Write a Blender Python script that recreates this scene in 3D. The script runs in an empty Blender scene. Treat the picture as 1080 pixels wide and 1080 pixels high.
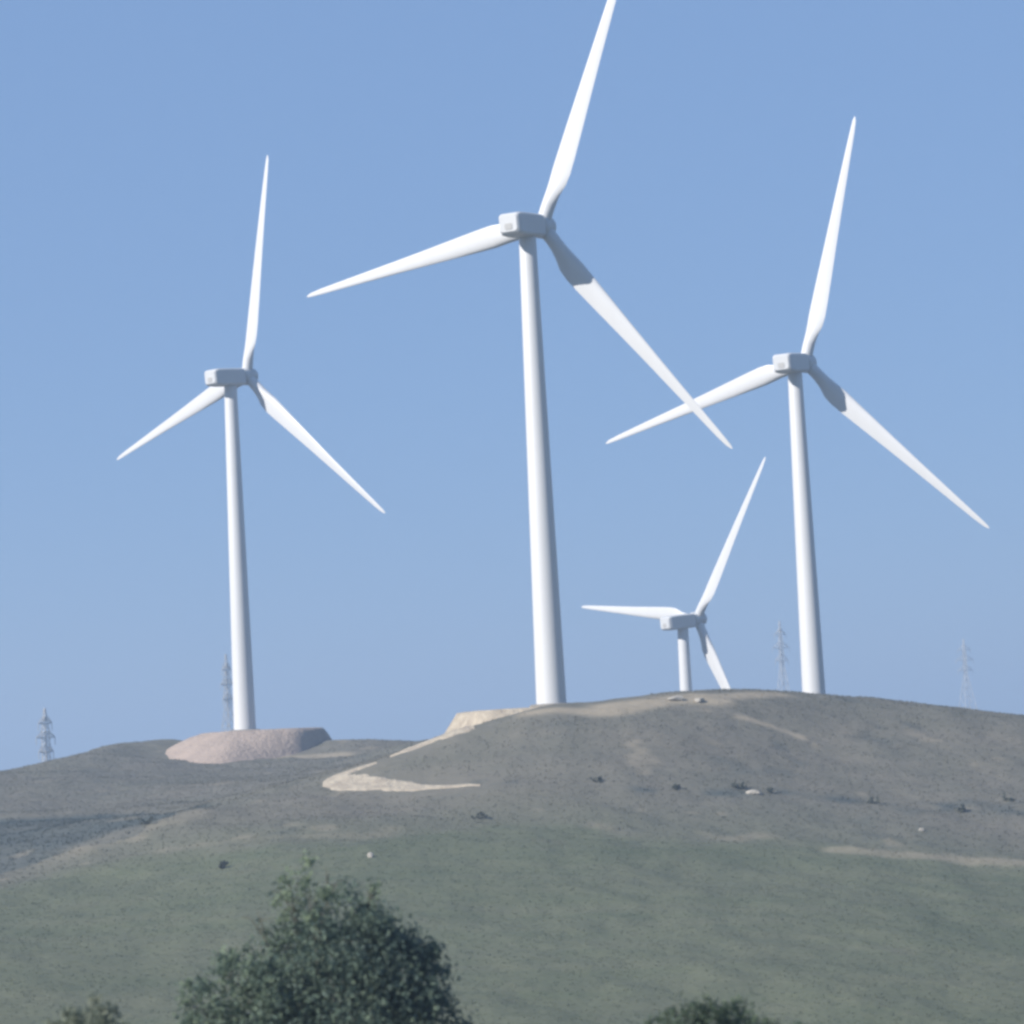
import bpy, bmesh, math, random
import numpy as np
from mathutils import Vector, Matrix

random.seed(7)
rng = np.random.default_rng(7)
scene = bpy.context.scene
COL = scene.collection
R = math.radians

# ------------------------------------------------------------------ camera
FPX, SZ = 3000.0, 1080.0
PITCH, ROLL = R(5.0), R(2.9)
Fv = np.array([0, math.cos(PITCH), math.sin(PITCH)])
R0 = np.array([1.0, 0, 0])
U0 = np.array([0, -math.sin(PITCH), math.cos(PITCH)])
Uv = U0 * math.cos(ROLL) + R0 * math.sin(ROLL)
Rv = R0 * math.cos(ROLL) - U0 * math.sin(ROLL)


def ray(px, py):
    v = Fv * FPX + Rv * (px - 540) - Uv * (py - 540)
    return v / v[1]


def at(px, py, D):
    return ray(px, py) * D


cam = bpy.data.cameras.new('camera')
cam.sensor_fit = 'HORIZONTAL'
cam.sensor_width = 36.0
cam.lens = 36.0 * FPX / SZ
cam.clip_start = 0.5
cam.clip_end = 20000
cam.dof.use_dof = True                    # long lens focused on the turbines, foreground crowns a little soft
cam.dof.focus_distance = 420
cam.dof.aperture_fstop = 0.9
camo = bpy.data.objects.new('camera', cam)
camo.matrix_world = Matrix(((Rv[0], Uv[0], -Fv[0], 0), (Rv[1], Uv[1], -Fv[1], 0),
                            (Rv[2], Uv[2], -Fv[2], 0), (0, 0, 0, 1)))
COL.objects.link(camo)
scene.camera = camo

# ------------------------------------------------------------------ light
SUN_AZ, SUN_EL = R(57), R(30)      # azimuth measured from straight behind the viewer towards the left
s = Vector((-math.sin(SUN_AZ) * math.cos(SUN_EL), -math.cos(SUN_AZ) * math.cos(SUN_EL), math.sin(SUN_EL)))
sun = bpy.data.lights.new('sun', 'SUN')
sun.energy = 5.0
sun.angle = R(0.5)
sun.color = (1.0, 0.955, 0.90)
suno = bpy.data.objects.new('sun', sun)
suno.rotation_euler = s.to_track_quat('Z', 'Y').to_euler()
COL.objects.link(suno)

w = bpy.data.worlds.new('World')
scene.world = w
w.use_nodes = True
nt = w.node_tree
nt.nodes.clear()
sky = nt.nodes.new('ShaderNodeTexSky')
sky.sky_type = 'NISHITA'
sky.sun_disc = False
sky.sun_elevation = SUN_EL
sky.sun_rotation = math.atan2(s.x, s.y)
sky.altitude = 300
sky.air_density = 1.0
sky.dust_density = 0.2
sky.ozone_density = 4.0
bg = nt.nodes.new('ShaderNodeBackground')
bg.inputs['Strength'].default_value = 0.082
out = nt.nodes.new('ShaderNodeOutputWorld')
# thin even summer haze high in the air evens the clear-sky gradient out
veil = nt.nodes.new('ShaderNodeMix'); veil.data_type = 'RGBA'
veil.inputs[0].default_value = 0.80
veil.inputs[7].default_value = (1.44, 2.46, 4.52, 1)
nt.links.new(sky.outputs[0], veil.inputs[6])
nt.links.new(veil.outputs[2], bg.inputs[0])
nt.links.new(bg.outputs[0], out.inputs[0])

scene.view_settings.view_transform = 'Standard'
scene.view_settings.look = 'None'
scene.view_settings.exposure = 0.80
scene.view_settings.gamma = 1.0
scene.cycles.filter_width = 3.0
scene.cycles.use_denoising = True
scene.cycles.max_bounces = 8
scene.cycles.volume_bounces = 2


# ------------------------------------------------------------------ object helpers
def tag(o, label=None, cat=None, group=None, kind=None):
    if label: o['label'] = label
    if cat: o['category'] = cat
    if group: o['group'] = group
    if kind: o['kind'] = kind
    return o


def empty(name, loc, label, cat, group=None):
    o = bpy.data.objects.new(name, None)
    o.empty_display_size = 1
    COL.objects.link(o)
    o.location = loc
    return tag(o, label, cat, group)


def mesh_np(name, V, faces, mat, parent=None, smooth=False, attrs=None):
    me = bpy.data.meshes.new(name)
    V = np.asarray(V, dtype=np.float32)
    faces = np.asarray(faces, dtype=np.int32)
    n, k = faces.shape
    me.vertices.add(len(V))
    me.vertices.foreach_set('co', V.ravel())
    me.loops.add(n * k)
    me.loops.foreach_set('vertex_index', faces.ravel())
    me.polygons.add(n)
    me.polygons.foreach_set('loop_start', np.arange(0, n * k, k, dtype=np.int32))
    me.polygons.foreach_set('loop_total', np.full(n, k, dtype=np.int32))
    me.polygons.foreach_set('use_smooth', np.full(n, smooth, dtype=bool))
    me.update(calc_edges=True)
    me.validate()
    for an, av in (attrs or {}).items():
        a = me.attributes.new(an, 'FLOAT', 'POINT')
        a.data.foreach_set('value', np.asarray(av, dtype=np.float32))
    me.materials.append(mat)
    o = bpy.data.objects.new(name, me)
    COL.objects.link(o)
    if parent: o.parent = parent
    return o


class MB:
    """collects lofts, tubes and boxes into ONE mesh"""
    def __init__(s): s.v = []; s.f = []

    def loft(s, rings, cap=True):
        b = len(s.v); n = len(rings[0])
        for r in rings: s.v += [tuple(p) for p in r]
        for i in range(len(rings) - 1):
            for j in range(n):
                k = (j + 1) % n
                s.f.append((b + i * n + j, b + i * n + k, b + (i + 1) * n + k, b + (i + 1) * n + j))
        if cap:
            s.f.append(tuple(b + j for j in reversed(range(n))))
            s.f.append(tuple(b + (len(rings) - 1) * n + j for j in range(n)))

    def tube(s, pts, rads, n=8):
        pts = [Vector(p) for p in pts]
        rings = []
        for i, p in enumerate(pts):
            d = (pts[min(i + 1, len(pts) - 1)] - pts[max(i - 1, 0)]).normalized()
            ref = Vector((1, 0, 0)) if abs(d.z) > 0.8 else Vector((0, 0, 1))
            u = d.cross(ref).normalized(); v = d.cross(u)
            r = rads[i] if hasattr(rads, '__len__') else rads
            rings.append([p + (u * math.cos(2 * math.pi * k / n) + v * math.sin(2 * math.pi * k / n)) * r for k in range(n)])
        s.loft(rings)

    def bar(s, a, b, t): s.tube([a, b], t, 4)

    def build(s, name, mat, parent=None, smooth=0):
        me = bpy.data.meshes.new(name)
        me.from_pydata([tuple(v) for v in s.v], [], s.f)
        bm = bmesh.new(); bm.from_mesh(me)
        bmesh.ops.recalc_face_normals(bm, faces=bm.faces)
        bm.to_mesh(me); bm.free()
        if smooth:
            for p in me.polygons: p.use_smooth = True
            me.set_sharp_from_angle(angle=R(smooth))
        me.materials.append(mat)
        o = bpy.data.objects.new(name, me)
        COL.objects.link(o)
        if parent: o.parent = parent
        return o


# ------------------------------------------------------------------ materials
class NT:
    def __init__(s, name, rough=0.8, spec=0.3):
        s.m = bpy.data.materials.new(name); s.m.use_nodes = True
        s.t = s.m.node_tree; s.b = s.t.nodes['Principled BSDF']
        s.b.inputs['Roughness'].default_value = rough
        s.b.inputs['Specular IOR Level'].default_value = spec

    def new(s, typ, **kw):
        n = s.t.nodes.new(typ)
        for k, v in kw.items(): setattr(n, k, v)
        return n

    def link(s, a, b): s.t.links.new(a, b)

    def pos(s): return s.new('ShaderNodeNewGeometry').outputs['Position']

    def noise(s, scale, detail=4, vec=None, rough=0.55, stretch=None):
        n = s.new('ShaderNodeTexNoise')
        n.inputs['Scale'].default_value = scale; n.inputs['Detail'].default_value = detail
        n.inputs['Roughness'].default_value = rough
        v = vec if vec is not None else s.pos()
        if stretch:
            mp = s.new('ShaderNodeMapping'); mp.inputs['Scale'].default_value = stretch
            s.link(v, mp.inputs['Vector']); v = mp.outputs[0]
        s.link(v, n.inputs['Vector'])
        return n.outputs['Fac']

    def attr(s, name): return s.new('ShaderNodeAttribute', attribute_name=name).outputs['Fac']

    def ramp(s, fac, a, b):
        n = s.new('ShaderNodeMapRange'); n.clamp = True
        n.inputs[1].default_value = a; n.inputs[2].default_value = b
        s.link(fac, n.inputs[0]); return n.outputs[0]

    def mix(s, fac, c1, c2, mode='MIX'):
        n = s.new('ShaderNodeMix', data_type='RGBA', blend_type=mode)
        for sock, v in ((n.inputs[0], fac), (n.inputs[6], c1), (n.inputs[7], c2)):
            if isinstance(v, tuple): sock.default_value = v + (1,)
            elif isinstance(v, (int, float)): sock.default_value = v
            else: s.link(v, sock)
        return n.outputs[2]

    def math(s, op, a, b):
        n = s.new('ShaderNodeMath', operation=op); n.use_clamp = False
        for sock, v in ((n.inputs[0], a), (n.inputs[1], b)):
            if isinstance(v, (int, float)): sock.default_value = v
            else: s.link(v, sock)
        return n.outputs[0]

    def color(s, c):
        if isinstance(c, tuple): s.b.inputs['Base Color'].default_value = c + (1,)
        else: s.link(c, s.b.inputs['Base Color'])

    def bump(s, h, strength, dist):
        n = s.new('ShaderNodeBump'); n.inputs['Strength'].default_value = strength
        n.inputs['Distance'].default_value = dist
        s.link(h, n.inputs['Height']); s.link(n.outputs[0], s.b.inputs['Normal'])


GREEN = (0.096, 0.108, 0.066)
GREEN2 = (0.116, 0.123, 0.079)
TAUPE = (0.142, 0.130, 0.105)
TAUPE2 = (0.125, 0.121, 0.097)
SCRUB_WEDGE = (0.056, 0.069, 0.069)
PALE = (0.31, 0.26, 0.19)


def ground_mat(name, tuft):
    n = NT(name, 0.95, 0.1)
    big = n.ramp(n.noise(0.035, 5), .36, .64)
    mid = n.ramp(n.noise(0.22, 5, stretch=(1, .5, 1)), .36, .66)
    fine = n.ramp(n.noise(1.7, 4), .3, .7)
    g = n.mix(big, GREEN, GREEN2)
    g = n.mix(n.math('MULTIPLY', mid, .55), g, (0.081, 0.096, 0.061))
    t = n.mix(big, TAUPE, TAUPE2)
    t = n.mix(n.math('MULTIPLY', mid, .6), t, (0.150, 0.137, 0.113))
    band = n.ramp(n.noise(1.0, 5, stretch=(.035, .28, .28)), .38, .64)      # terracettes and cattle paths along the slope
    g = n.mix(n.math('MULTIPLY', band, .5), g, (0.128, 0.130, 0.088))
    t = n.mix(n.math('MULTIPLY', band, .35), t, (0.098, 0.098, 0.078))
    wear = n.ramp(n.noise(.16, 6, rough=.7), .60, .72)
    g = n.mix(n.math('MULTIPLY', wear, .55), g, (0.140, 0.130, 0.096))
    gf = n.attr('green')
    c = n.mix(gf, t, g)
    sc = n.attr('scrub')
    c = n.mix(sc, c, SCRUB_WEDGE)  # one dark tone for the scrub rows and the blue-grey wedge on the left
    pale = n.attr('pale')
    c = n.mix(pale, c, PALE)
    c = n.mix(n.math('MULTIPLY', fine, .35), c, n.mix(1.0, c, (0.55, 0.55, 0.52), 'MULTIPLY'))
    if tuft:
        c = n.mix(1.0, c, n.mix(n.attr('tint'), (0.90, 0.93, 0.88), (1.28, 1.24, 1.10)), 'MULTIPLY')
    n.color(c)
    if tuft:                                              # thin blades: half of the light passes through
        tr = n.new('ShaderNodeBsdfTranslucent'); n.link(c, tr.inputs['Color'])
        mx = n.new('ShaderNodeMixShader'); mx.inputs[0].default_value = .5
        n.link(n.b.outputs[0], mx.inputs[1]); n.link(tr.outputs[0], mx.inputs[2])
        n.link(mx.outputs[0], n.t.nodes['Material Output'].inputs['Surface'])
    if not tuft:
        n.bump(n.noise(0.9, 6), 0.35, 0.4)
    return n.m


M_ground = ground_mat('grassy_hillside', False)
M_tuft = ground_mat('grass_tufts', True)


def gravel_mat(name, a, b, scale=.6):
    n = NT(name, 0.95, 0.1)
    c = n.mix(n.ramp(n.noise(scale, 6), .35, .65), a, b)
    c = n.mix(n.math('MULTIPLY', n.ramp(n.noise(4.0, 4), .45, .7), .5), c, tuple(x * .6 for x in b))
    n.color(c); n.bump(n.noise(1.3, 6), 0.8, 0.4)
    return n.m


M_pad = gravel_mat('tan_gravel_fill', (0.37, 0.29, 0.235), (0.30, 0.24, 0.20), .25)
M_track = gravel_mat('pale_gravel_track', (0.40, 0.345, 0.265), (0.29, 0.245, 0.19))
M_rock = gravel_mat('pale_stone', (0.38, 0.35, 0.30), (0.27, 0.25, 0.22), 1.5)


def paint_mat(name, c, rough=.45, streak=.08):
    n = NT(name, rough, .4)
    v = n.ramp(n.noise(.5, 5, stretch=(1, 1, .12)), .45, .75)
    n.color(n.mix(n.math('MULTIPLY', v, streak * 4), c, tuple(x * .86 for x in c)))
    return n.m


M_white = paint_mat('white_turbine_paint', (0.495, 0.495, 0.495))
M_blade = paint_mat('white_blade_gelcoat', (0.505, 0.505, 0.505), .4, .05)
M_nacelle = paint_mat('light_grey_nacelle_paint', (0.45, 0.455, 0.46))
M_grille = paint_mat('grey_vent', (0.33, 0.325, 0.315), .7)
M_conc = gravel_mat('concrete', (0.24, 0.22, 0.19), (0.18, 0.165, 0.145), .8)
M_steel = paint_mat('galvanised_steel', (0.36, 0.365, 0.37), .6)


def leaf_mat(name, a, b):
    n = NT(name, 0.6, .25)
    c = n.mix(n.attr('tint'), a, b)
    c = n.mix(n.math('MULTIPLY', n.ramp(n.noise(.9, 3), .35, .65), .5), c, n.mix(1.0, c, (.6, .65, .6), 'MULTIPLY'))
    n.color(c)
    n.b.inputs['Transmission Weight'].default_value = 0
    tr = n.new('ShaderNodeBsdfTranslucent'); n.link(c, tr.inputs['Color'])
    mx = n.new('ShaderNodeMixShader'); mx.inputs[0].default_value = .38
    o = n.t.nodes['Material Output']
    n.link(n.b.outputs[0], mx.inputs[1]); n.link(tr.outputs[0], mx.inputs[2]); n.link(mx.outputs[0], o.inputs['Surface'])
    return n.m


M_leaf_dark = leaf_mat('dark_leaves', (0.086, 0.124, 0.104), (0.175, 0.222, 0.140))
M_leaf_olive = leaf_mat('olive_leaves', (0.065, 0.095, 0.060), (0.115, 0.15, 0.09))
M_leaf_pale = leaf_mat('pale_leaves', (0.17, 0.195, 0.145), (0.25, 0.27, 0.20))
M_leaf_scrub = leaf_mat('scrub_leaves', (0.10, 0.11, 0.09), (0.145, 0.15, 0.118))
nb = NT('bark', .9, .1)
nb.color(nb.mix(nb.noise(6, 5, stretch=(1, 1, .2)), (0.065, 0.065, 0.050), (0.12, 0.12, 0.095)))
M_bark = nb.m


# ------------------------------------------------------------------ terrain
def vnoise(x, y, sc, seed=0):
    x = np.asarray(x) / sc; y = np.asarray(y) / sc
    xi = np.floor(x).astype(np.int64); yi = np.floor(y).astype(np.int64)
    fx = x - xi; fy = y - yi
    fx = fx * fx * (3 - 2 * fx); fy = fy * fy * (3 - 2 * fy)

    def h(a, b):
        n = (a * 374761393 + b * 668265263 + seed * 974711) & 0x7fffffff
        n = ((n ^ (n >> 13)) * 1274126177) & 0x7fffffff
        return ((n ^ (n >> 16)) & 0xffff) / 65535.0 * 2 - 1
    return (h(xi, yi) * (1 - fx) * (1 - fy) + h(xi + 1, yi) * fx * (1 - fy)
            + h(xi, yi + 1) * (1 - fx) * fy + h(xi + 1, yi + 1) * fx * fy)


CP = []          # control points of the relief, world metres


def cp(px, py, D, behind=()):
    p = at(px, py, D); CP.append(p)
    for dd, dz in behind:
        d = p * np.array([1, 1, 0]); d = d / np.linalg.norm(d)
        CP.append(p + d * dd + np.array([0, 0, dz]))


BH = ((16, -2.2), (45, -9), (105, -20))
# ridge of the near hill, left flank to right
cp(352, 836, 346); cp(400, 812, 351); cp(440, 791, 356); cp(482, 773, 359, ((9, -1.0), (25, -3.0)))
cp(530, 758, 361, ((12, -1.0),)); cp(580, 746, 363, ((12, -.3), (45, -7), (110, -22)))
cp(640, 739, 367, BH); cp(700, 731, 373, BH); cp(760, 727, 379, BH); cp(830, 730, 383, BH)
cp(900, 738, 386, BH); cp(980, 744, 386, BH); cp(1080, 751, 384, BH); cp(1180, 764, 380, BH); cp(1400, 800, 372, BH); cp(1800, 860, 365, BH)
# face of the near hill
for px, a in ((420, (848, 338)), (500, (802, 349)), (560, (790, 350)), (650, (782, 352)), (760, (782, 356)), (860, (787, 359)), (960, (792, 360)), (1080, (802, 358)), (1300, (842, 350))):
    cp(px, *a)
for px, py, D in ((250, 848, 346), (340, 850, 338), (500, 838, 336), (620, 832, 337), (740, 834, 339), (860, 845, 338), (980, 852, 337), (1080, 856, 336), (1300, 890, 328)):
    cp(px, py, D)
for px, py, D in ((0, 925, 318), (120, 893, 326), (240, 882, 322), (380, 880, 317), (540, 874, 317), (700, 880, 317), (870, 892, 316), (1080, 914, 310), (1300, 940, 300)):
    cp(px, py, D)
for px in (-300, -100, 60, 220, 380, 540, 700, 860, 1040, 1250, 1500):
    k = (px - 540) / 540.
    cp(px, 980 + 8 * k * k, 272); cp(px, 1080 + 6 * k * k, 236)
# left hill
cp(0, 862, 392); cp(100, 858, 396); cp(200, 850, 402); cp(290, 830, 410)
cp(-350, 850, 440, BH); cp(-150, 826, 462, BH); cp(0, 812, 478, BH); cp(60, 800, 488, BH); cp(95, 793, 503, BH); cp(130, 787, 512, BH); cp(168, 788, 533, BH); cp(165, 801, 494); cp(115, 799, 487); cp(330, 801, 490)
cp(100, 822, 450); cp(200, 812, 470); cp(300, 803, 480); cp(0, 835, 435)
cp(260, 800, 487); cp(215, 801, 488); cp(305, 799, 488); cp(260, 791, 520, ((40, -5), (100, -16)))
cp(350, 783, 505, BH); cp(425, 783, 508, BH); cp(480, 784, 508, BH); cp(380, 803, 462); cp(430, 805, 430)
cp(520, 798, 470); cp(600, 800, 500)
# near slope and valley floor (below the frame)
for x in (-160, -60, 0, 60, 160):
    CP += [np.array(v, float) for v in ((x, -60, -1.2), (x, 0, -1.75), (x, 35, -6.5), (x, 70, -11), (x, 120, -19), (x, 165, -25.5), (x, 205, -25.0))]
# plains far behind
for x in (-420, -200, 0, 200, 420):
    CP += [np.array(v, float) for v in ((x, 700, -18), (x, 900, -7), (x, 1200, 3))]
CP = np.array(CP)


def tps(r2): return r2 * np.log(r2 + 1e-9)


SC = 100.0
_X = CP[:, :2] / SC
_n = len(_X)
_A = tps(((_X[:, None] - _X[None]) ** 2).sum(-1)) + np.eye(_n) * 0.0012
_P = np.hstack([np.ones((_n, 1)), _X])
_L = np.block([[_A, _P], [_P.T, np.zeros((3, 3))]])
_S = np.linalg.solve(_L, np.concatenate([CP[:, 2], np.zeros(3)]))


def height0(x, y):
    x = np.atleast_1d(np.asarray(x, float)); y = np.atleast_1d(np.asarray(y, float))
    xc = np.clip(x, -420, 420); yc = np.clip(y, -80, 1250)
    z = np.empty_like(x)
    for i in range(0, len(x), 20000):
        q = np.stack([xc[i:i + 20000], yc[i:i + 20000]], -1) / SC
        z[i:i + 20000] = tps(((q[:, None] - _X[None]) ** 2).sum(-1)) @ _S[:_n] + _S[_n] + q @ _S[_n + 1:]
    out = np.hypot(x - xc, y - yc)
    k = np.clip(out / 500, 0, 1)
    return z * (1 - k) + 3 * k


def height(x, y):
    x = np.atleast_1d(np.asarray(x, float)); y = np.atleast_1d(np.asarray(y, float))
    z = height0(x, y)
    k = np.clip((y - 180) / 60, 0.3, 1)
    z = z + k * (0.55 * vnoise(x, y, 23, 1) + 0.30 * vnoise(x, y, 9, 2) + .16 * vnoise(x, y, 4, 3) + .09 * vnoise(x, y, 1.7, 4))
    return z


def hit(px, py, d0=150, d1=620):
    v = ray(px, py); D = np.arange(d0, d1, .5)
    z = height(v[0] * D, D)
    i = np.argmax(v[2] * D < z)
    if not (v[2] * D < z).any(): i = len(D) - 1
    return np.array([v[0] * D[i], D[i], z[i]])


def axis(core0, core1, step, far0, far1, g=1.18):
    a = list(np.arange(core0, core1 + step / 2, step)); s_ = step; c = core1
    hi = []
    while c < far1:
        s_ *= g; c += s_; hi.append(c)
    s_ = step; c = core0; lo = []
    while c > far0:
        s_ *= g; c -= s_; lo.append(c)
    return np.array(lo[::-1] + a + hi)


xs = axis(-125, 125, .6, -3200, 3200, 1.2)
ys = np.concatenate([np.arange(-60, 215, 3.0), axis(215, 540, .6, 214, 4500, 1.15)])
ys = np.concatenate([-60 - np.cumsum(3 * 1.3 ** np.arange(1, 22))[::-1], ys])
ys = np.unique(np.round(ys, 3))
GX, GY = np.meshgrid(xs, ys)
gx, gy = GX.ravel(), GY.ravel()
gz = height(gx, gy)


def poly_world(pts): return np.array([hit(*p)[:2] for p in pts])


def dist_poly(pts, x, y):
    d = np.full(len(x), 1e9)
    for a, b in zip(pts[:-1], pts[1:]):
        ab = b - a; t = np.clip(((x - a[0]) * ab[0] + (y - a[1]) * ab[1]) / (ab @ ab + 1e-9), 0, 1)
        d = np.minimum(d, np.hypot(x - a[0] - ab[0] * t, y - a[1] - ab[1] * t))
    return d


def inside(poly, x, y):
    c = np.zeros(len(x), bool); n = len(poly)
    for i in range(n):
        x0, y0 = poly[i]; x1, y1 = poly[(i + 1) % n]
        m = ((y0 > y) != (y1 > y))
        xx = x0 + (y - y0) / (y1 - y0 + 1e-12) * (x1 - x0)
        c ^= m & (x < xx)
    return c


def sm(v, a, b):
    t = np.clip((v - a) / (b - a), 0, 1); return t * t * (3 - 2 * t)


# edge of the mown green field
FE = poly_world([(-200, 960), (-60, 950), (60, 925), (160, 900), (260, 890), (380, 883), (480, 874), (620, 873), (700, 882), (790, 886), (870, 893), (960, 905), (1080, 916), (1250, 945)])
FE = FE[np.argsort(FE[:, 0])]
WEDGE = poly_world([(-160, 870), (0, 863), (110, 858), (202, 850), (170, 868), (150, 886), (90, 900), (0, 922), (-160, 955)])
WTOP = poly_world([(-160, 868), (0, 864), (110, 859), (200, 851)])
RIDGE = poly_world([(90, 902), (130, 888), (170, 876), (205, 866)])
SCL = poly_world([(760, 838), (830, 838), (900, 846), (960, 850), (1020, 852), (1090, 856), (1180, 866)])
SCL2 = poly_world([(520, 832), (600, 832), (690, 834), (740, 838)])
SPO = [poly_world(p) for p in ([(640, 745), (690, 741), (730, 739), (760, 741)], [(780, 757), (812, 766), (845, 778)],
                               [(560, 752), (600, 749), (640, 750), (700, 741)], [(300, 799), (330, 797), (362, 796)], [(700, 737), (770, 735), (820, 733)])]
PTH = poly_world([(890, 898), (960, 902), (1030, 908), (1110, 912)])


def fields(x, y):
    nz = 2.2 * vnoise(x, y, 11, 21) + 1.3 * vnoise(x, y, 3.7, 22) + .6 * vnoise(x, y, 1.4, 23)
    yb = np.interp(x, FE[:, 0], FE[:, 1])
    g = 1 - sm(y - yb + 1.8 * nz, -7, 9)
    up = sm(y, yb, yb + 22)
    g = np.maximum(g, .50 * (1 - up))                      # rough pasture strip above the field
    g = np.where(y < 150, 1, g)
    sc = np.zeros(len(x))
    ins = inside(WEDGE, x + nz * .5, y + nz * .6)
    sc = np.where(ins, .74 + .14 * vnoise(x, y, 7, 31), 0)  # darker blue-grey tone inside the wedge outline
    sc = np.maximum(sc, 1.0 * (1 - sm(dist_poly(WTOP, x, y) + nz * .5, 1.8, 5.5)))  # darkest along the upper edge of the wedge
    d = dist_poly(SCL, x, y) + nz * .9
    sc = np.maximum(sc, .85 * (1 - sm(d, .5, 3.6)) * sm(vnoise(x, y, 3.1, 41), -.6, .5))
    d = dist_poly(SCL2, x, y) + nz * .6
    sc = np.maximum(sc, .75 * (1 - sm(d, .3, 1.7)) * sm(vnoise(x, y, 3.5, 42), -.4, .6))
    pl = np.zeros(len(x))
    for q, wd, st in zip(SPO, (3.0, 1.8, 3.0, 3.5, 3.0), (.85, .85, .8, .7, .75)):
        pl = np.maximum(pl, st * (1 - sm(dist_poly(q, x, y) + nz * .35, .3, wd)))
    pl = np.maximum(pl, .45 * (1 - sm(dist_poly(PTH, x, y) + nz * .5, .4, 2.4)))
    pl = np.maximum(pl, .24 * (1 - sm(dist_poly(RIDGE, x, y) + nz * .6, .5, 4)))
    # bare light scuffs in the upper slope and along the field edge
    be = np.abs(y - yb - 1.5 + nz)
    pl = np.maximum(pl, .30 * (1 - sm(be, .5, 3)) * sm(vnoise(x, y, 8, 51), 0, .7))
    pl = np.maximum(pl, .28 * sm(vnoise(x, y, 4.5, 52) + .4 * vnoise(x, y, 1.6, 53), .72, 1.1) * (y > yb))
    sc = np.maximum(sc, .32 * sm(vnoise(x, y, 5.5, 62) + .5 * vnoise(x, y, 2, 63), .6, 1.1) * (y > yb - 6))
    return g, np.clip(sc, 0, 1), np.clip(pl, 0, 1)


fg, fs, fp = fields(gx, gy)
# a little cut bank along the dark wedge-shaped hollow on the left
gz = gz - 0.9 * np.exp(-(dist_poly(WTOP, gx, gy) / 4.0) ** 2) + .8 * np.exp(-(dist_poly(RIDGE, gx, gy) / 5.0) ** 2)
nxv, nyv = len(xs), len(ys)
idx = np.arange(nxv * nyv).reshape(nyv, nxv)
F = np.stack([idx[:-1, :-1], idx[:-1, 1:], idx[1:, 1:], idx[1:, :-1]], -1).reshape(-1, 4)
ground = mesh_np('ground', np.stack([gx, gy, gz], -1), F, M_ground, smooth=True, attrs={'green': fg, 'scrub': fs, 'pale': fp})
tag(ground, kind='structure')


def gz_at(x, y):
    """height of the finished ground mesh"""
    x = np.atleast_1d(x); y = np.atleast_1d(y)
    i = np.clip(np.searchsorted(xs, x) - 1, 0, nxv - 2); j = np.clip(np.searchsorted(ys, y) - 1, 0, nyv - 2)
    Z = gz.reshape(nyv, nxv)
    tx = (x - xs[i]) / (xs[i + 1] - xs[i]); ty = (y - ys[j]) / (ys[j + 1] - ys[j])
    return Z[j, i] * (1 - tx) * (1 - ty) + Z[j, i + 1] * tx * (1 - ty) + Z[j + 1, i] * (1 - tx) * ty + Z[j + 1, i + 1] * tx * ty


def g1(x, y): return float(gz_at(x, y)[0])


# ------------------------------------------------------------------ turbines
BL, HUB_H = 40.0, 64.0
TILT = R(5)


def blade_rings():
    rings = []
    st = [(1.0, 1.9, 1.0, 0), (2.2, 1.9, 1.0, 0), (3.2, 2.05, .86, 13), (4.6, 2.4, .58, 13), (6.2, 2.85, .40, 12), (7.8, 3.08, .31, 11), (10, 2.95, .26, 9),
          (14, 2.6, .22, 6.5), (19, 2.15, .20, 4.2), (24, 1.75, .19, 2.6), (29, 1.4, .18, 1.4), (34, 1.05, .17, .6), (37.5, .8, .16, .2), (39.3, .55, .15, 0), (40, .18, .15, 0)]
    N = 20
    for r, c, th, tw in st:
        k = min(1, max(0, (r - 2.2) / 4.0))                # round root -> aerofoil
        ring = []
        for j in range(N):
            a = 2 * math.pi * j / N
            xc = math.cos(a); yc = math.sin(a)
            # chord fraction 0 (leading) .. 1 (trailing)
            f_ = .5 + .5 * xc
            yt = 5 * (.2969 * math.sqrt(f_) - .126 * f_ - .3516 * f_ ** 2 + .2843 * f_ ** 3 - .1036 * f_ ** 4) * (1 if yc >= 0 else -1)
            x_air = (f_ - .32) * c; y_air = yt * th * c
            x_c = xc * .95; y_c = yc * .95
            x = x_air * k + x_c * (1 - k); y = y_air * k + y_c * (1 - k)
            t = R(tw)
            # +x trailing edge (tangential), +y upwind, z spanwise
            X = x * math.cos(t) + y * math.sin(t); Y = -x * math.sin(t) + y * math.cos(t)
            ring.append((X, Y + 0.8 * (r / BL) ** 2.2, r))
        rings.append(ring)
    return rings


BLR = blade_rings()


def super_ring(c, u, v, wd, hg, n=24):
    out_ = []
    for j in range(n):
        a = 2 * math.pi * j / n
        q = 4 * j // n; t = (j % (n // 4)) / (n // 4 - 1)          # rounded rectangle, one arc per corner
        cr = min(.45, hg * .2); sx, sy = ((1, 1), (-1, 1), (-1, -1), (1, -1))[q]
        a = math.pi / 2 * (q + t)
        out_.append(c + u * (sx * (wd / 2 - cr) + cr * math.cos(a)) + v * (sy * (hg / 2 - cr) + cr * math.sin(a)))
    return out_


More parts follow.
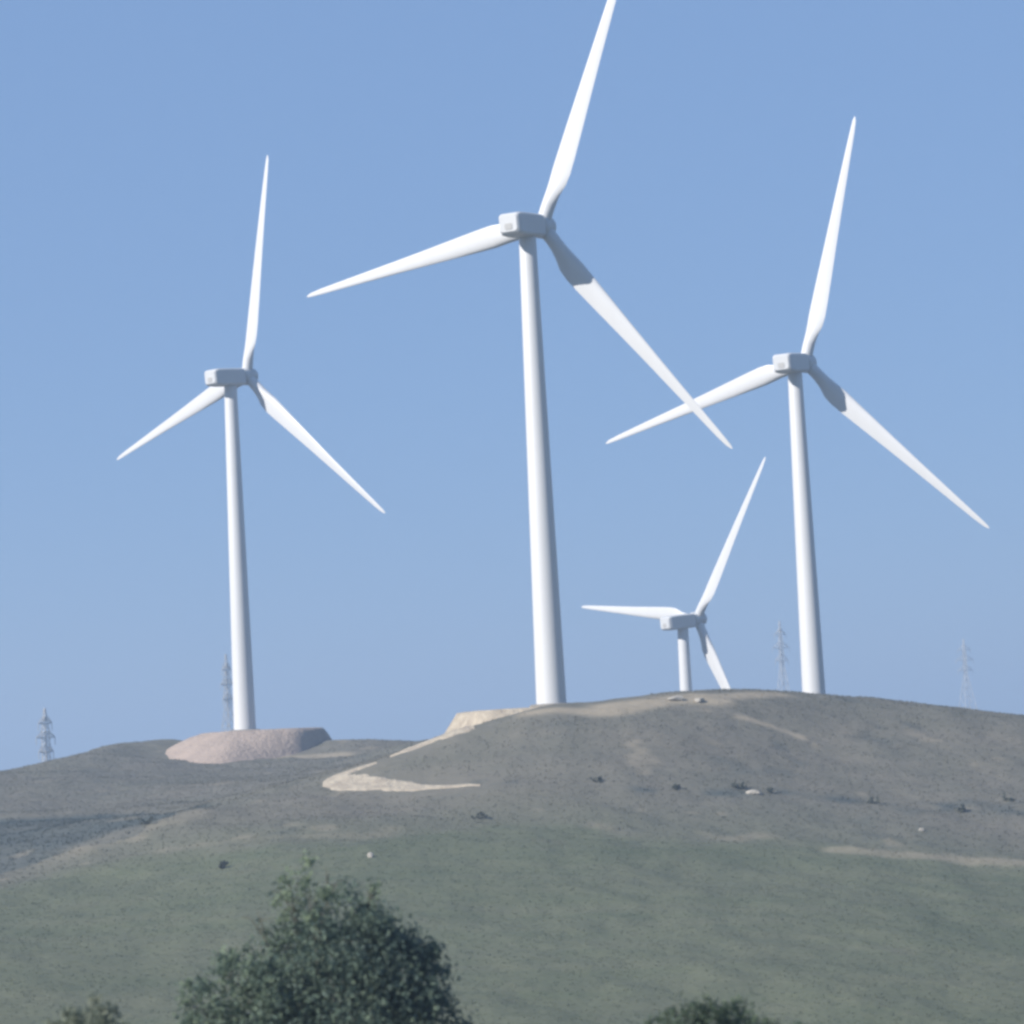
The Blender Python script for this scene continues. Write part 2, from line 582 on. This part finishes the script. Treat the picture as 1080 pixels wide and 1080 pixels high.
def make_turbine():
    root = bpy.data.objects.new('wind_turbine', None); COL.objects.link(root)
    # local frame: tower on +z, rotor axis towards +y
    m = MB(); n = 40; rings = []
    for k in range(17):
        t = k / 16; z = -1.0 + (HUB_H - 0.7) * t
        r = 1.98 + (1.12 - 1.98) * (z / (HUB_H - 1.7))
        rings.append([(r * math.cos(2 * math.pi * j / n), r * math.sin(2 * math.pi * j / n), z) for j in range(n)])
    m.loft(rings); tower = m.build('tower', M_white, root, 40)
    m = MB()
    m.loft([[(rr * math.cos(2 * math.pi * j / n), rr * math.sin(2 * math.pi * j / n), z) for j in range(n)] for rr, z in ((2.9, -2.2), (2.9, .06), (2.6, .22))])
    m.build('foundation_ring', M_conc, root, 30)
    a = Vector((0, math.cos(TILT), math.sin(TILT))); u = Vector((1, 0, 0)); v = Vector((0, -math.sin(TILT), math.cos(TILT)))
    hub = Vector((0, 4.2, HUB_H))
    m = MB()
    for_st = [(-1.55, 2.3, 2.3), (-1.75, 2.9, 2.9), (-2.6, 3.3, 3.0), (-7.0, 3.35, 3.05), (-8.5, 3.25, 2.9), (-9.05, 2.95, 2.6), (-9.3, 2.5, 2.15)]
    m.loft([super_ring(hub + a * d + v * (-.10 - max(0, -d - 7) * -.03), u, v, wd, hg) for d, wd, hg in for_st])
    nac = m.build('nacelle', M_nacelle, root)
    m = MB()
    m.loft([super_ring(hub + a * d - v * .45, u, v, 1.1, .8, 16) for d in (-9.26, -9.36)])
    m.build('rear_vent', M_grille, nac)
    m = MB(); n = 28; rr = []
    for d, r in ((-1.5, 1.25), (-1.2, 1.55), (.9, 1.6), (1.5, 1.4), (2.0, 1.0), (2.3, .5), (2.38, .08)):
        rr.append([hub + a * d + (u * math.cos(2 * math.pi * j / n) + v * math.sin(2 * math.pi * j / n)) * r for j in range(n)])
    m.loft(rr); m.build('hub', M_nacelle, root, 35)
    m = MB(); m.loft(BLR)
    blades = [m.build('blade', M_blade, root, 35)]
    for k in range(2):
        b = blades[0].copy(); COL.objects.link(b); b.parent = root; blades.append(b)
    return root, blades, hub, a, u, v


def pose(blades, hub, a, u, v, psi, cone):
    for k, b in enumerate(blades):
        t = psi + k * 2 * math.pi / 3
        d = v * math.cos(t) + u * math.sin(t)              # spanwise
        tg = -v * math.sin(t) + u * math.cos(t)            # clockwise seen from behind = trailing side
        d2 = d * math.cos(cone) + a * math.sin(cone); a2 = a * math.cos(cone) - d * math.sin(cone)
        mt = Matrix((tg, a2, d2)).transposed().to_4x4(); mt.translation = hub
        b.matrix_local = mt


def copy_tree(o, parent=None):
    c = o.copy(); COL.objects.link(c)
    if parent: c.parent = parent
    kids = [copy_tree(ch, c) for ch in o.children]
    return c


TUR = [  # hub world, yaw, rotor angle, cone, label
    ((5.93, 376.01, 70.97), 29.2, 23.6, 2.2, 'tallest white wind turbine, in the middle, its top blade cut off by the picture edge'),
    ((-46.74, 510.92, 71.75), 40.1, 13.8, 1.0, 'white wind turbine standing on a round tan gravel mound on the left hill'),
    ((48.23, 453.27, 61.26), 30.2, 16.7, 2.6, 'white wind turbine rising from behind the crest at the right, its tower nearly all visible'),
    ((37.9, 600.81, 27.88), 51.4, 37.6, 1.7, 'smallest and farthest white wind turbine, mostly sunk behind the hilltop'),
]
root0, bl0, hubL, aL, uL, vL = make_turbine()
roots = [root0] + [copy_tree(root0) for _ in range(3)]
for rt, (hw, yaw, psi, cone, lab) in zip(roots, TUR):
    tag(rt, lab, 'wind turbine', 'white wind turbines on the hill')
    y = R(yaw)
    base = Vector(hw) - Vector((math.sin(y), math.cos(y), 0)) * 4.2 - Vector((0, 0, HUB_H))
    rt.location = base; rt.rotation_euler = (0, 0, -y)
    pose([c for c in rt.children if c.name.startswith('blade')], hubL, aL, uL, vL, R(psi), R(cone))
    rt['base'] = base.z


# ------------------------------------------------------------------ gravel pads, tracks
def pad(c, rt, rb, ztop, zbot, name, sx=1.0, seed=0, mat=M_pad, steep=0.0, ex=.9):
    V = []; Fq = []; n = 96
    prof = [(0.0, .05), (rt * .5, .03), (rt - .8, 0.0), (rt, -.12)]
    for k in range(1, 7):
        t = k / 6; prof.append((rt + (rb - rt) * t, -(ztop - zbot) * (t ** ex)))
    for i, (r, dz) in enumerate(prof):
        for j in range(n):
            a = 2 * math.pi * j / n
            r_ = r if r <= rt else rt + (r - rt) * (1 - steep * max(0, math.cos(a + .2)) ** .7)
            wv = 1 + (.05 * math.sin(3 * a + seed) + .03 * math.sin(7 * a + 2 * seed)) * (r / rb)
            x = c[0] + r_ * wv * sx * math.cos(a); yy = c[1] + r_ * wv * math.sin(a)
            nzv = float(vnoise(np.array([x]), np.array([yy]), 2.2, 70 + seed)[0]) * .16 + float(vnoise(np.array([x]), np.array([yy]), .9, 71)[0]) * .07
            V.append((x, yy, ztop + dz + (nzv if i > 2 else nzv * .3)))
    for i in range(len(prof) - 1):
        for j in range(n):
            k = (j + 1) % n
            Fq.append((i * n + j, (i + 1) * n + j, (i + 1) * n + k, i * n + k))
    o = mesh_np(name, V, Fq, mat, smooth=True)
    tag(o, kind='structure')
    return o


b_mid = roots[0].location; b_left = roots[1].location
pad((b_left.x + 2.8, b_left.y), 10.8, 24.5, b_left.z - .05, b_left.z - 6.3, 'gravel_pad', 1.0, 1, M_pad, .80, 1.15)
pad((b_mid.x - 2.0, b_mid.y + 1), 8.0, 10.5, b_mid.z - .25, b_mid.z - 5.0, 'gravel_pad', 1.32, 2, M_track)


def ribbon(name, pts, wid, lift=.12, mat=M_track):
    P = [hit(*p)[:2] for p in pts]
    # smooth + resample
    Q = []
    for i in range(len(P) - 1):
        p0, p1, p2, p3 = P[max(i - 1, 0)], P[i], P[i + 1], P[min(i + 2, len(P) - 1)]
        m = max(2, int(np.linalg.norm(p2 - p1) / .5))
        for k in range(m):
            t = k / m
            Q.append(.5 * (2 * p1 + (p2 - p0) * t + (2 * p0 - 5 * p1 + 4 * p2 - p3) * t * t + (3 * p1 - p0 - 3 * p2 + p3) * t ** 3))
    Q.append(P[-1]); Q = np.array(Q)
    T = np.gradient(Q, axis=0); T /= np.linalg.norm(T, axis=1)[:, None] + 1e-9
    Nn = np.stack([-T[:, 1], T[:, 0]], -1)
    L = len(Q); W = np.interp(np.linspace(0, 1, L), np.linspace(0, 1, len(wid)), wid)
    W = W * (1 + .22 * vnoise(Q[:, 0] * 3, Q[:, 1] * 3, 4, 81) + .16 * vnoise(Q[:, 0] * 3, Q[:, 1] * 3, 1.3, 82))
    cols = np.linspace(-1, 1, 9); V = []
    for cI in cols:
        xy = Q + Nn * (W / 2 * cI)[:, None]
        z = gz_at(xy[:, 0], xy[:, 1]) + (lift if abs(cI) < .99 else -.25)
        V.append(np.column_stack([xy, z]))
    V = np.array(V).transpose(1, 0, 2).reshape(-1, 3)
    Fq = [(i * 9 + j, i * 9 + j + 1, (i + 1) * 9 + j + 1, (i + 1) * 9 + j) for i in range(L - 1) for j in range(8)]
    o = mesh_np(name, V, Fq, mat, smooth=True); tag(o, kind='structure')
    return o


ribbon('dirt_track', [(500, 768), (478, 774), (455, 782), (432, 791), (411, 799)], [1.5, 3.6, 3.0, 3.4, 1.2])
ribbon('dirt_track', [(397, 805), (380, 810), (363, 817), (357, 823), (372, 827), (395, 829), (420, 831), (450, 831), (478, 830), (507, 829)],
       [1.0, 2.0, 4.2, 6.0, 5.2, 3.6, 3.0, 1.3, .9, .4])

# ------------------------------------------------------------------ grass tufts (uncountable ground cover)
NT_ = 105000
D_ = np.sqrt(rng.uniform(228 ** 2, 520 ** 2, NT_))
ang = rng.uniform(-.215, .215, NT_)
tx, ty = D_ * ang, D_
ok = (dist_poly(poly_world([(497, 769), (412, 800), (364, 816), (380, 828), (505, 829)]), tx, ty) > 3.2) \
    & (np.hypot(tx - b_left.x, ty - b_left.y) > 19) & (np.hypot(tx - b_mid.x, ty - b_mid.y) > 13)
tx, ty = tx[ok], ty[ok]
tz = gz_at(tx, ty)
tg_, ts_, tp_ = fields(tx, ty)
keep = rng.random(len(tx)) > tp_ * .9
tx, ty, tz, tg_, ts_, tp_ = (q[keep] for q in (tx, ty, tz, tg_, ts_, tp_))
nT = len(tx); NBl = 4
hgt = rng.uniform(.05, .13, nT) * (1 + .6 * ts_) * np.where(tg_ < .6, rng.uniform(.9, 1.7, nT), 1)
tint = np.clip(.5 + .25 * rng.standard_normal(nT) + .3 * vnoise(tx, ty, 3, 91), 0, 1)
V = []; A = {'green': [], 'scrub': [], 'pale': [], 'tint': []}
Vb = np.zeros((nT, NBl, 3, 3), np.float32)
for b in range(NBl):
    th = rng.uniform(0, 2 * math.pi, nT); off = rng.uniform(0, .22, nT)
    cx = tx + off * np.cos(th); cy = ty + off * np.sin(th)
    wv = rng.uniform(.03, .07, nT); t2 = th + rng.uniform(-1, 1, nT)
    lean = rng.uniform(.05, .25, nT) * hgt / .3
    Vb[:, b, 0] = np.stack([cx - wv * np.sin(t2), cy + wv * np.cos(t2), tz - .06], -1)
    Vb[:, b, 1] = np.stack([cx + wv * np.sin(t2), cy - wv * np.cos(t2), tz - .06], -1)
    Vb[:, b, 2] = np.stack([cx + lean * np.cos(th), cy + lean * np.sin(th), tz + hgt], -1)
Vb = Vb.reshape(-1, 3)
rep = NBl * 3
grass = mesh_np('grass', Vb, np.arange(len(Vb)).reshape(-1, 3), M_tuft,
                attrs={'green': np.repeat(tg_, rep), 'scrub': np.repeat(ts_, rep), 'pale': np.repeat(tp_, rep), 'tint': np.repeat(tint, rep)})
tag(grass, 'short pasture grass and dry tufts covering the hillside', 'grass', kind='stuff')


# ------------------------------------------------------------------ foliage
def leaves(lobes, n, size, r_in=.25, flat=1.0, clump=0.0, seed=1, asp=.5):
    """lobes: (x,y,z,r,weight,tint) -> leaf quads through the crown's volume"""
    g = np.random.default_rng(seed)
    L = np.array(lobes, float)
    pr = L[:, 3] ** 2 * L[:, 4]; pr /= pr.sum()
    # twig clusters first, leaves around them: gives gaps and clumps
    nc = max(12, n // 48)
    li = g.choice(len(L), nc, p=pr)
    dv = g.standard_normal((nc, 3)); dv /= np.linalg.norm(dv, axis=1)[:, None]
    rad = L[li, 3] * (r_in + (1.08 - r_in) * g.random(nc) ** .55) * (1 + .12 * g.standard_normal(nc))
    C = L[li, :3] + dv * rad[:, None] * np.array([1, 1, flat])
    ci = g.integers(0, nc, n)
    sp = (L[li, 3] * .155)[ci] * (1 + clump)
    P = C[ci] + g.standard_normal((n, 3)) * sp[:, None]
    d1 = g.standard_normal((n, 3)); d1[:, 2] -= .35; d1 /= np.linalg.norm(d1, axis=1)[:, None]
    d2 = np.cross(d1, g.standard_normal((n, 3))); d2 /= np.linalg.norm(d2, axis=1)[:, None]
    sz = size * g.uniform(.6, 1.35, n)
    a = d1 * sz[:, None]; b = d2 * (sz * asp)[:, None]
    V = np.stack([P - a, P + b - a * .1, P + a, P - b - a * .1], 1).reshape(-1, 3)
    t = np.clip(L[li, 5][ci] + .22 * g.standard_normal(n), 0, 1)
    return V, np.arange(4 * n).reshape(-1, 4), np.repeat(t, 4)


def tree(label, base, lobes, n, size, mat, trunk_r, name='tree', cat='tree', seed=1, **kw):
    root = empty(name, base, label, cat)
    L = [(x - base[0], y - base[1], z - base[2], r, wt, ti) for x, y, z, r, wt, ti in lobes]
    V, Fq, t = leaves(L, n, size, seed=seed, **kw)
    mesh_np('crown', V, Fq, mat, root, attrs={'tint': t})
    m = MB(); g = random.Random(seed)
    cz = sum(l[2] for l in L) / len(L); cx = sum(l[0] for l in L) / len(L); cy = sum(l[1] for l in L) / len(L)
    fork = Vector((cx * .45, cy * .45, max(.3, cz * .42)))
    m.tube([(0, 0, -.3), (fork.x * .25, fork.y * .3, fork.z * .5), fork], [trunk_r * 1.35, trunk_r, trunk_r * .85], 12)
    for l in L:
        e = Vector(l[:3]); mid = fork.lerp(e, .5) + Vector((g.uniform(-.2, .2), g.uniform(-.2, .2), .18 * l[3]))
        q = fork * .97
        m.tube([q, mid, e], [trunk_r * .5, trunk_r * .3, trunk_r * .1], 7)
        for k in range(5):
            d = Vector((g.gauss(0, 1), g.gauss(0, 1), g.gauss(.4, .8))).normalized()
            m.tube([e.lerp(mid, g.uniform(0, .5)), e + d * l[3] * .4, e + d * l[3] * .7], [trunk_r * .12, trunk_r * .07, trunk_r * .03], 5)
    m.build('trunk', M_bark, root, 60)
    return root


def lobes_px(L, D, jitter, seed):
    g = random.Random(seed); o = []
    for px, py, rpx, wt, ti in L:
        d = D + g.uniform(-jitter, jitter)
        p = at(px, py, d)
        o.append((p[0], p[1], p[2], rpx * d / FPX, wt, ti))
    return o


D1 = 70
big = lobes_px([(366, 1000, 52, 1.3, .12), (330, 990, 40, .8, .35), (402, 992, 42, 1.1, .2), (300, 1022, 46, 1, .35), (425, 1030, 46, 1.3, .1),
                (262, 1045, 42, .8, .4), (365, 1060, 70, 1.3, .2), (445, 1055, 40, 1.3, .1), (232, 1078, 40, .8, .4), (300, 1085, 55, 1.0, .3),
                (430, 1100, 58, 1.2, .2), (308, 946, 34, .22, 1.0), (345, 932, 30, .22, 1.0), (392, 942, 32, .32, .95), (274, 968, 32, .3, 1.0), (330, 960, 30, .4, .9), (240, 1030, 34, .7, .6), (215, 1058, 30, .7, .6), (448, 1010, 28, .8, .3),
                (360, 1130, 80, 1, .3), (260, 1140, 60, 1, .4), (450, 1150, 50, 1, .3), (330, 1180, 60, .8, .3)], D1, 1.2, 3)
bx = at(352, 1200, D1)
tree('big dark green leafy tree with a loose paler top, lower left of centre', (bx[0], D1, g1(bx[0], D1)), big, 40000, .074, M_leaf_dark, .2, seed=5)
D2 = 62
b2 = lobes_px([(722, 1072, 24, 1, .3), (752, 1076, 28, 1, .4), (786, 1080, 26, 1, .3), (822, 1092, 24, 1, .3), (700, 1086, 24, 1, .3), (750, 1110, 50, 1, .3), (800, 1115, 34, 1, .3), (700, 1130, 36, 1, .3), (760, 1150, 46, 1, .3)], D2, .5, 4)
bx = at(752, 1200, D2)
tree('low rounded green tree top peeping over the lower edge right of centre', (bx[0], D2, g1(bx[0], D2)), b2, 9000, .06, M_leaf_olive, .11, seed=6)
D3 = 61
b3 = lobes_px([(850, 1089, 13, 1, .3), (836, 1098, 16, 1, .4), (866, 1098, 15, 1, .2), (850, 1125, 30, 1, .3), (858, 1150, 26, 1, .3)], D3, .3, 5)
bx = at(852, 1190, D3)
tree('tip of a small dark bush at the lower edge, right of the rounded green tree', (bx[0], D3, g1(bx[0], D3)), b3, 2600, .055, M_leaf_dark, .06, 'bush', 'bush', seed=7)
D4 = 58
b4 = lobes_px([(98, 1064, 17, .5, .7), (112, 1074, 18, .6, .6), (74, 1080, 18, .6, .6), (120, 1085, 22, .6, .4), (95, 1105, 36, .8, .4), (60, 1120, 30, .8, .4), (125, 1130, 30, .8, .4)], D4, .4, 6)
bx = at(95, 1190, D4)
tree('pale greyish bush at the lower left corner, thin and low against the grass', (bx[0], D4, g1(bx[0], D4)), b4, 5200, .06, M_leaf_pale, .05, 'bush', 'bush', seed=8)

# scrub bushes and stones scattered over the slope
SHR = [(628, 826, .8, 'small round dark bush on the upper slope, straight below the middle turbine'),
       (714, 834, 1.0, 'dark low bush mid slope, left of the pale stone slab and its two bushes'),
       (778, 832, 1.1, 'dark bush touching the left side of the pale slab of stone'),
       (812, 837, .9, 'dark bush touching the right side of the pale slab of stone'),
       (505, 864, 1.0, 'lone dark bush at the top edge of the green field'),
       (922, 848, 1.1, 'dark bush at the left end of the scrub row on the right slope'),
       (1008, 856, 1.2, 'dark bush second from the right end of the scrub row on the right slope'),
       (1064, 846, 1.1, 'rightmost dark bush of the scrub row, beside the right picture edge'),
       (236, 916, 1.0, 'low dark bush on the grass left above the big tree'),
       (153, 878, 1.2, 'dark bush at the tip of the dark hollow on the left'),]
for i, (px, py, sz, lab) in enumerate(SHR):
    sz *= .78
    h = hit(px, py); z = g1(h[0], h[1]); g = random.Random(50 + i)
    L = [(h[0] + g.uniform(-.8, .8) * sz, h[1] + g.uniform(-.5, .5) * sz, z + sz * g.uniform(.25, .5), sz * g.uniform(.35, .6), 1, g.uniform(.2, .8)) for _ in range(5)]
    root = empty('bush', (h[0], h[1], z), lab, 'bush', 'dark bushes dotted over the slope')
    LL = [(x - h[0], y - h[1], zz - z, r, wt, ti) for x, y, zz, r, wt, ti in L]
    V, Fq, t = leaves(LL, 420, .13, seed=70 + i)
    mesh_np('foliage', V, Fq, M_leaf_scrub, root, attrs={'tint': t})
    m = MB()
    for l in LL: m.tube([(0, 0, -.15), (l[0] * .5, l[1] * .5, l[2] * .6), l[:3]], [.06, .04, .02], 5)
    m.build('stem', M_bark, root)


def stone(px, py, sx, sy, sz, lab, seed):
    h = hit(px, py); z = g1(h[0], h[1])
    bm = bmesh.new(); bmesh.ops.create_icosphere(bm, subdivisions=3, radius=1)
    g = random.Random(seed); dirs = [(Vector((g.gauss(0, 1), g.gauss(0, 1), g.gauss(0, 1))).normalized(), g.uniform(.55, .9)) for _ in range(14)]
    for v in bm.verts:
        n = v.co.normalized(); r = 1
        for d, k in dirs:
            q = n.dot(d)
            if q > 0: r = min(r, k / q)
        v.co = Vector((n.x * r * sx, n.y * r * sy, n.z * r * sz))
    me = bpy.data.meshes.new('boulder'); bm.to_mesh(me); bm.free(); me.materials.append(M_rock)
    o = bpy.data.objects.new('boulder', me); COL.objects.link(o); o.location = (h[0], h[1], z + sz * .25)
    o.rotation_euler = (0, 0, g.uniform(-.3, .3))
    tag(o, lab, 'boulder', 'pale boulders on the slope')


stone(795, 838, 1.0, .7, .40, 'flat pale slab of stone lying on the middle of the slope', 1)
stone(391, 905, .4, .4, .45, 'small bright stone in the grass just above the big tree', 2)
stone(972, 876, .4, .3, .28, 'small pale boulder in the grass below the scrub row', 3)
stone(712, 739, 1.3, .9, .6, 'pale boulder among spoil on the crest below the smallest turbine', 4)
stone(738, 740, .9, .8, .5, 'lesser pale boulder on the crest, right of the larger crest boulder', 5)


# ------------------------------------------------------------------ pylons far behind
def pylon(px, ptop, D, H, lab, arms, yaw, wbase):
    p = at(px, ptop, D)
    zb = g1(p[0], p[1]) - .2; H = p[2] - zb                # stands on the ground beyond the hill
    root = empty('electricity_pylon', (p[0], p[1], zb), lab, 'pylon', 'lattice electricity pylons behind the hills')
    root.rotation_euler = (0, 0, yaw)
    t0 = .13 if D < 900 else .115

    def half(z):
        k = z / H
        return wbase / 2 * (1 - k / .62) + .75 * (k / .62) if k < .62 else .75 - .6 * max(0, (k - .82) / .18)
    lv = [0, .14, .27, .38, .47, .55, .62, .67, .72, .77, .82, .88, .94, 1.0]
    for sx in (-1, 1):
        for sy in (-1, 1):
            m = MB(); m.tube([(sx * half(k * H), sy * half(k * H), k * H) for k in lv], t0 * 1.25, 4); m.build('leg', M_steel, root)
    m = MB()
    for a, b in zip(lv[:-1], lv[1:]):
        za, zb_ = a * H, b * H; ha, hb = half(za), half(zb_)
        for q in range(4):
            cs = [(-1, -1), (1, -1), (1, 1), (-1, 1)]
            c0, c1 = cs[q], cs[(q + 1) % 4]
            m.bar((c0[0] * ha, c0[1] * ha, za), (c1[0] * hb, c1[1] * hb, zb_), t0 * .75)
            m.bar((c1[0] * ha, c1[1] * ha, za), (c0[0] * hb, c0[1] * hb, zb_), t0 * .75)
            m.bar((c0[0] * hb, c0[1] * hb, zb_), (c1[0] * hb, c1[1] * hb, zb_), t0 * .7)
    m.build('lattice', M_steel, root)
    for k, wd in arms:
        m = MB(); z = k * H; h = half(z)
        for sy in (-1, 1): m.bar((-h, sy * h, z), (h, sy * h, z), t0)
        for sx in (-1, 1):
            tip = (sx * wd, 0, z + .2)
            for sy in (-1, 1):
                m.bar((sx * h, sy * h, z), tip, t0); m.bar((sx * h, sy * h, z + .055 * H), tip, t0 * .8)
                for q in (.3, .6):
                    lo = Vector((sx * h, sy * h, z)).lerp(Vector(tip), q); hi = Vector((sx * h, sy * h, z + .055 * H)).lerp(Vector(tip), q)
                    m.bar(lo, hi, t0 * .6)
        arm = m.build('crossarm', M_steel, root)
        for sx in (-1, 1):
            m = MB(); m.tube([(sx * wd, 0, z + .1 - q * .24) for q in range(9)], [.05 if q % 2 else .14 for q in range(9)], 6)
            m.build('insulator', M_grille, arm)
    return root


A3 = ((.66, 2.6), (.77, 3.3), (.88, 2.4))
pylon(47, 747, 760, 38, 'dark lattice pylon at the far left beyond the left hill, standing clear of the turbines', A3, .9, 7)
pylon(238, 690, 950, 44, 'faint lattice pylon half hidden behind the tower of the left turbine', A3, 1.0, 8)
pylon(822, 655, 1300, 56, 'faint lattice pylon just left of the right turbine tower', ((.66, 3.6), (.77, 4.6), (.88, 3.2)), .5, 9)
pylon(1016, 674, 1550, 70, 'palest lattice pylon, far right beyond the crest', ((.66, 4.6), (.77, 5.6), (.88, 4.0)), .4, 11)

# ------------------------------------------------------------------ the hazy air
x0, x1, y0, y1, z0, z1 = -3900, 3900, -4900, 5600, float(gz.min()) - 1, 118.0
cv = [(x, y, z) for z in (z0, z1) for x, y in ((x0, y0), (x1, y0), (x1, y1), (x0, y1))]
me = bpy.data.meshes.new('haze')
me.from_pydata(cv, [], [(3, 2, 1, 0), (4, 5, 6, 7), (0, 1, 5, 4), (1, 2, 6, 5), (2, 3, 7, 6), (3, 0, 4, 7)])
mh = bpy.data.materials.new('haze'); mh.use_nodes = True
t = mh.node_tree; t.nodes.clear()
o = t.nodes.new('ShaderNodeOutputMaterial'); pv = t.nodes.new('ShaderNodeVolumePrincipled')
pv.inputs['Color'].default_value = (0.42, 0.545, 0.715, 1)
pv.inputs['Density'].default_value = 0.00050
pv.inputs['Anisotropy'].default_value = 0.1
t.links.new(pv.outputs[0], o.inputs['Volume'])
me.materials.append(mh)
hz = bpy.data.objects.new('haze', me); COL.objects.link(hz)
tag(hz, kind='stuff')
for rt in roots: del rt['base']
print('ground at bases', [(round(g1(r_.location.x, r_.location.y), 1), round(r_.location.z, 1)) for r_ in roots], 'gmin', gz.min(), 'extent', xs[0], xs[-1], ys[0], ys[-1])
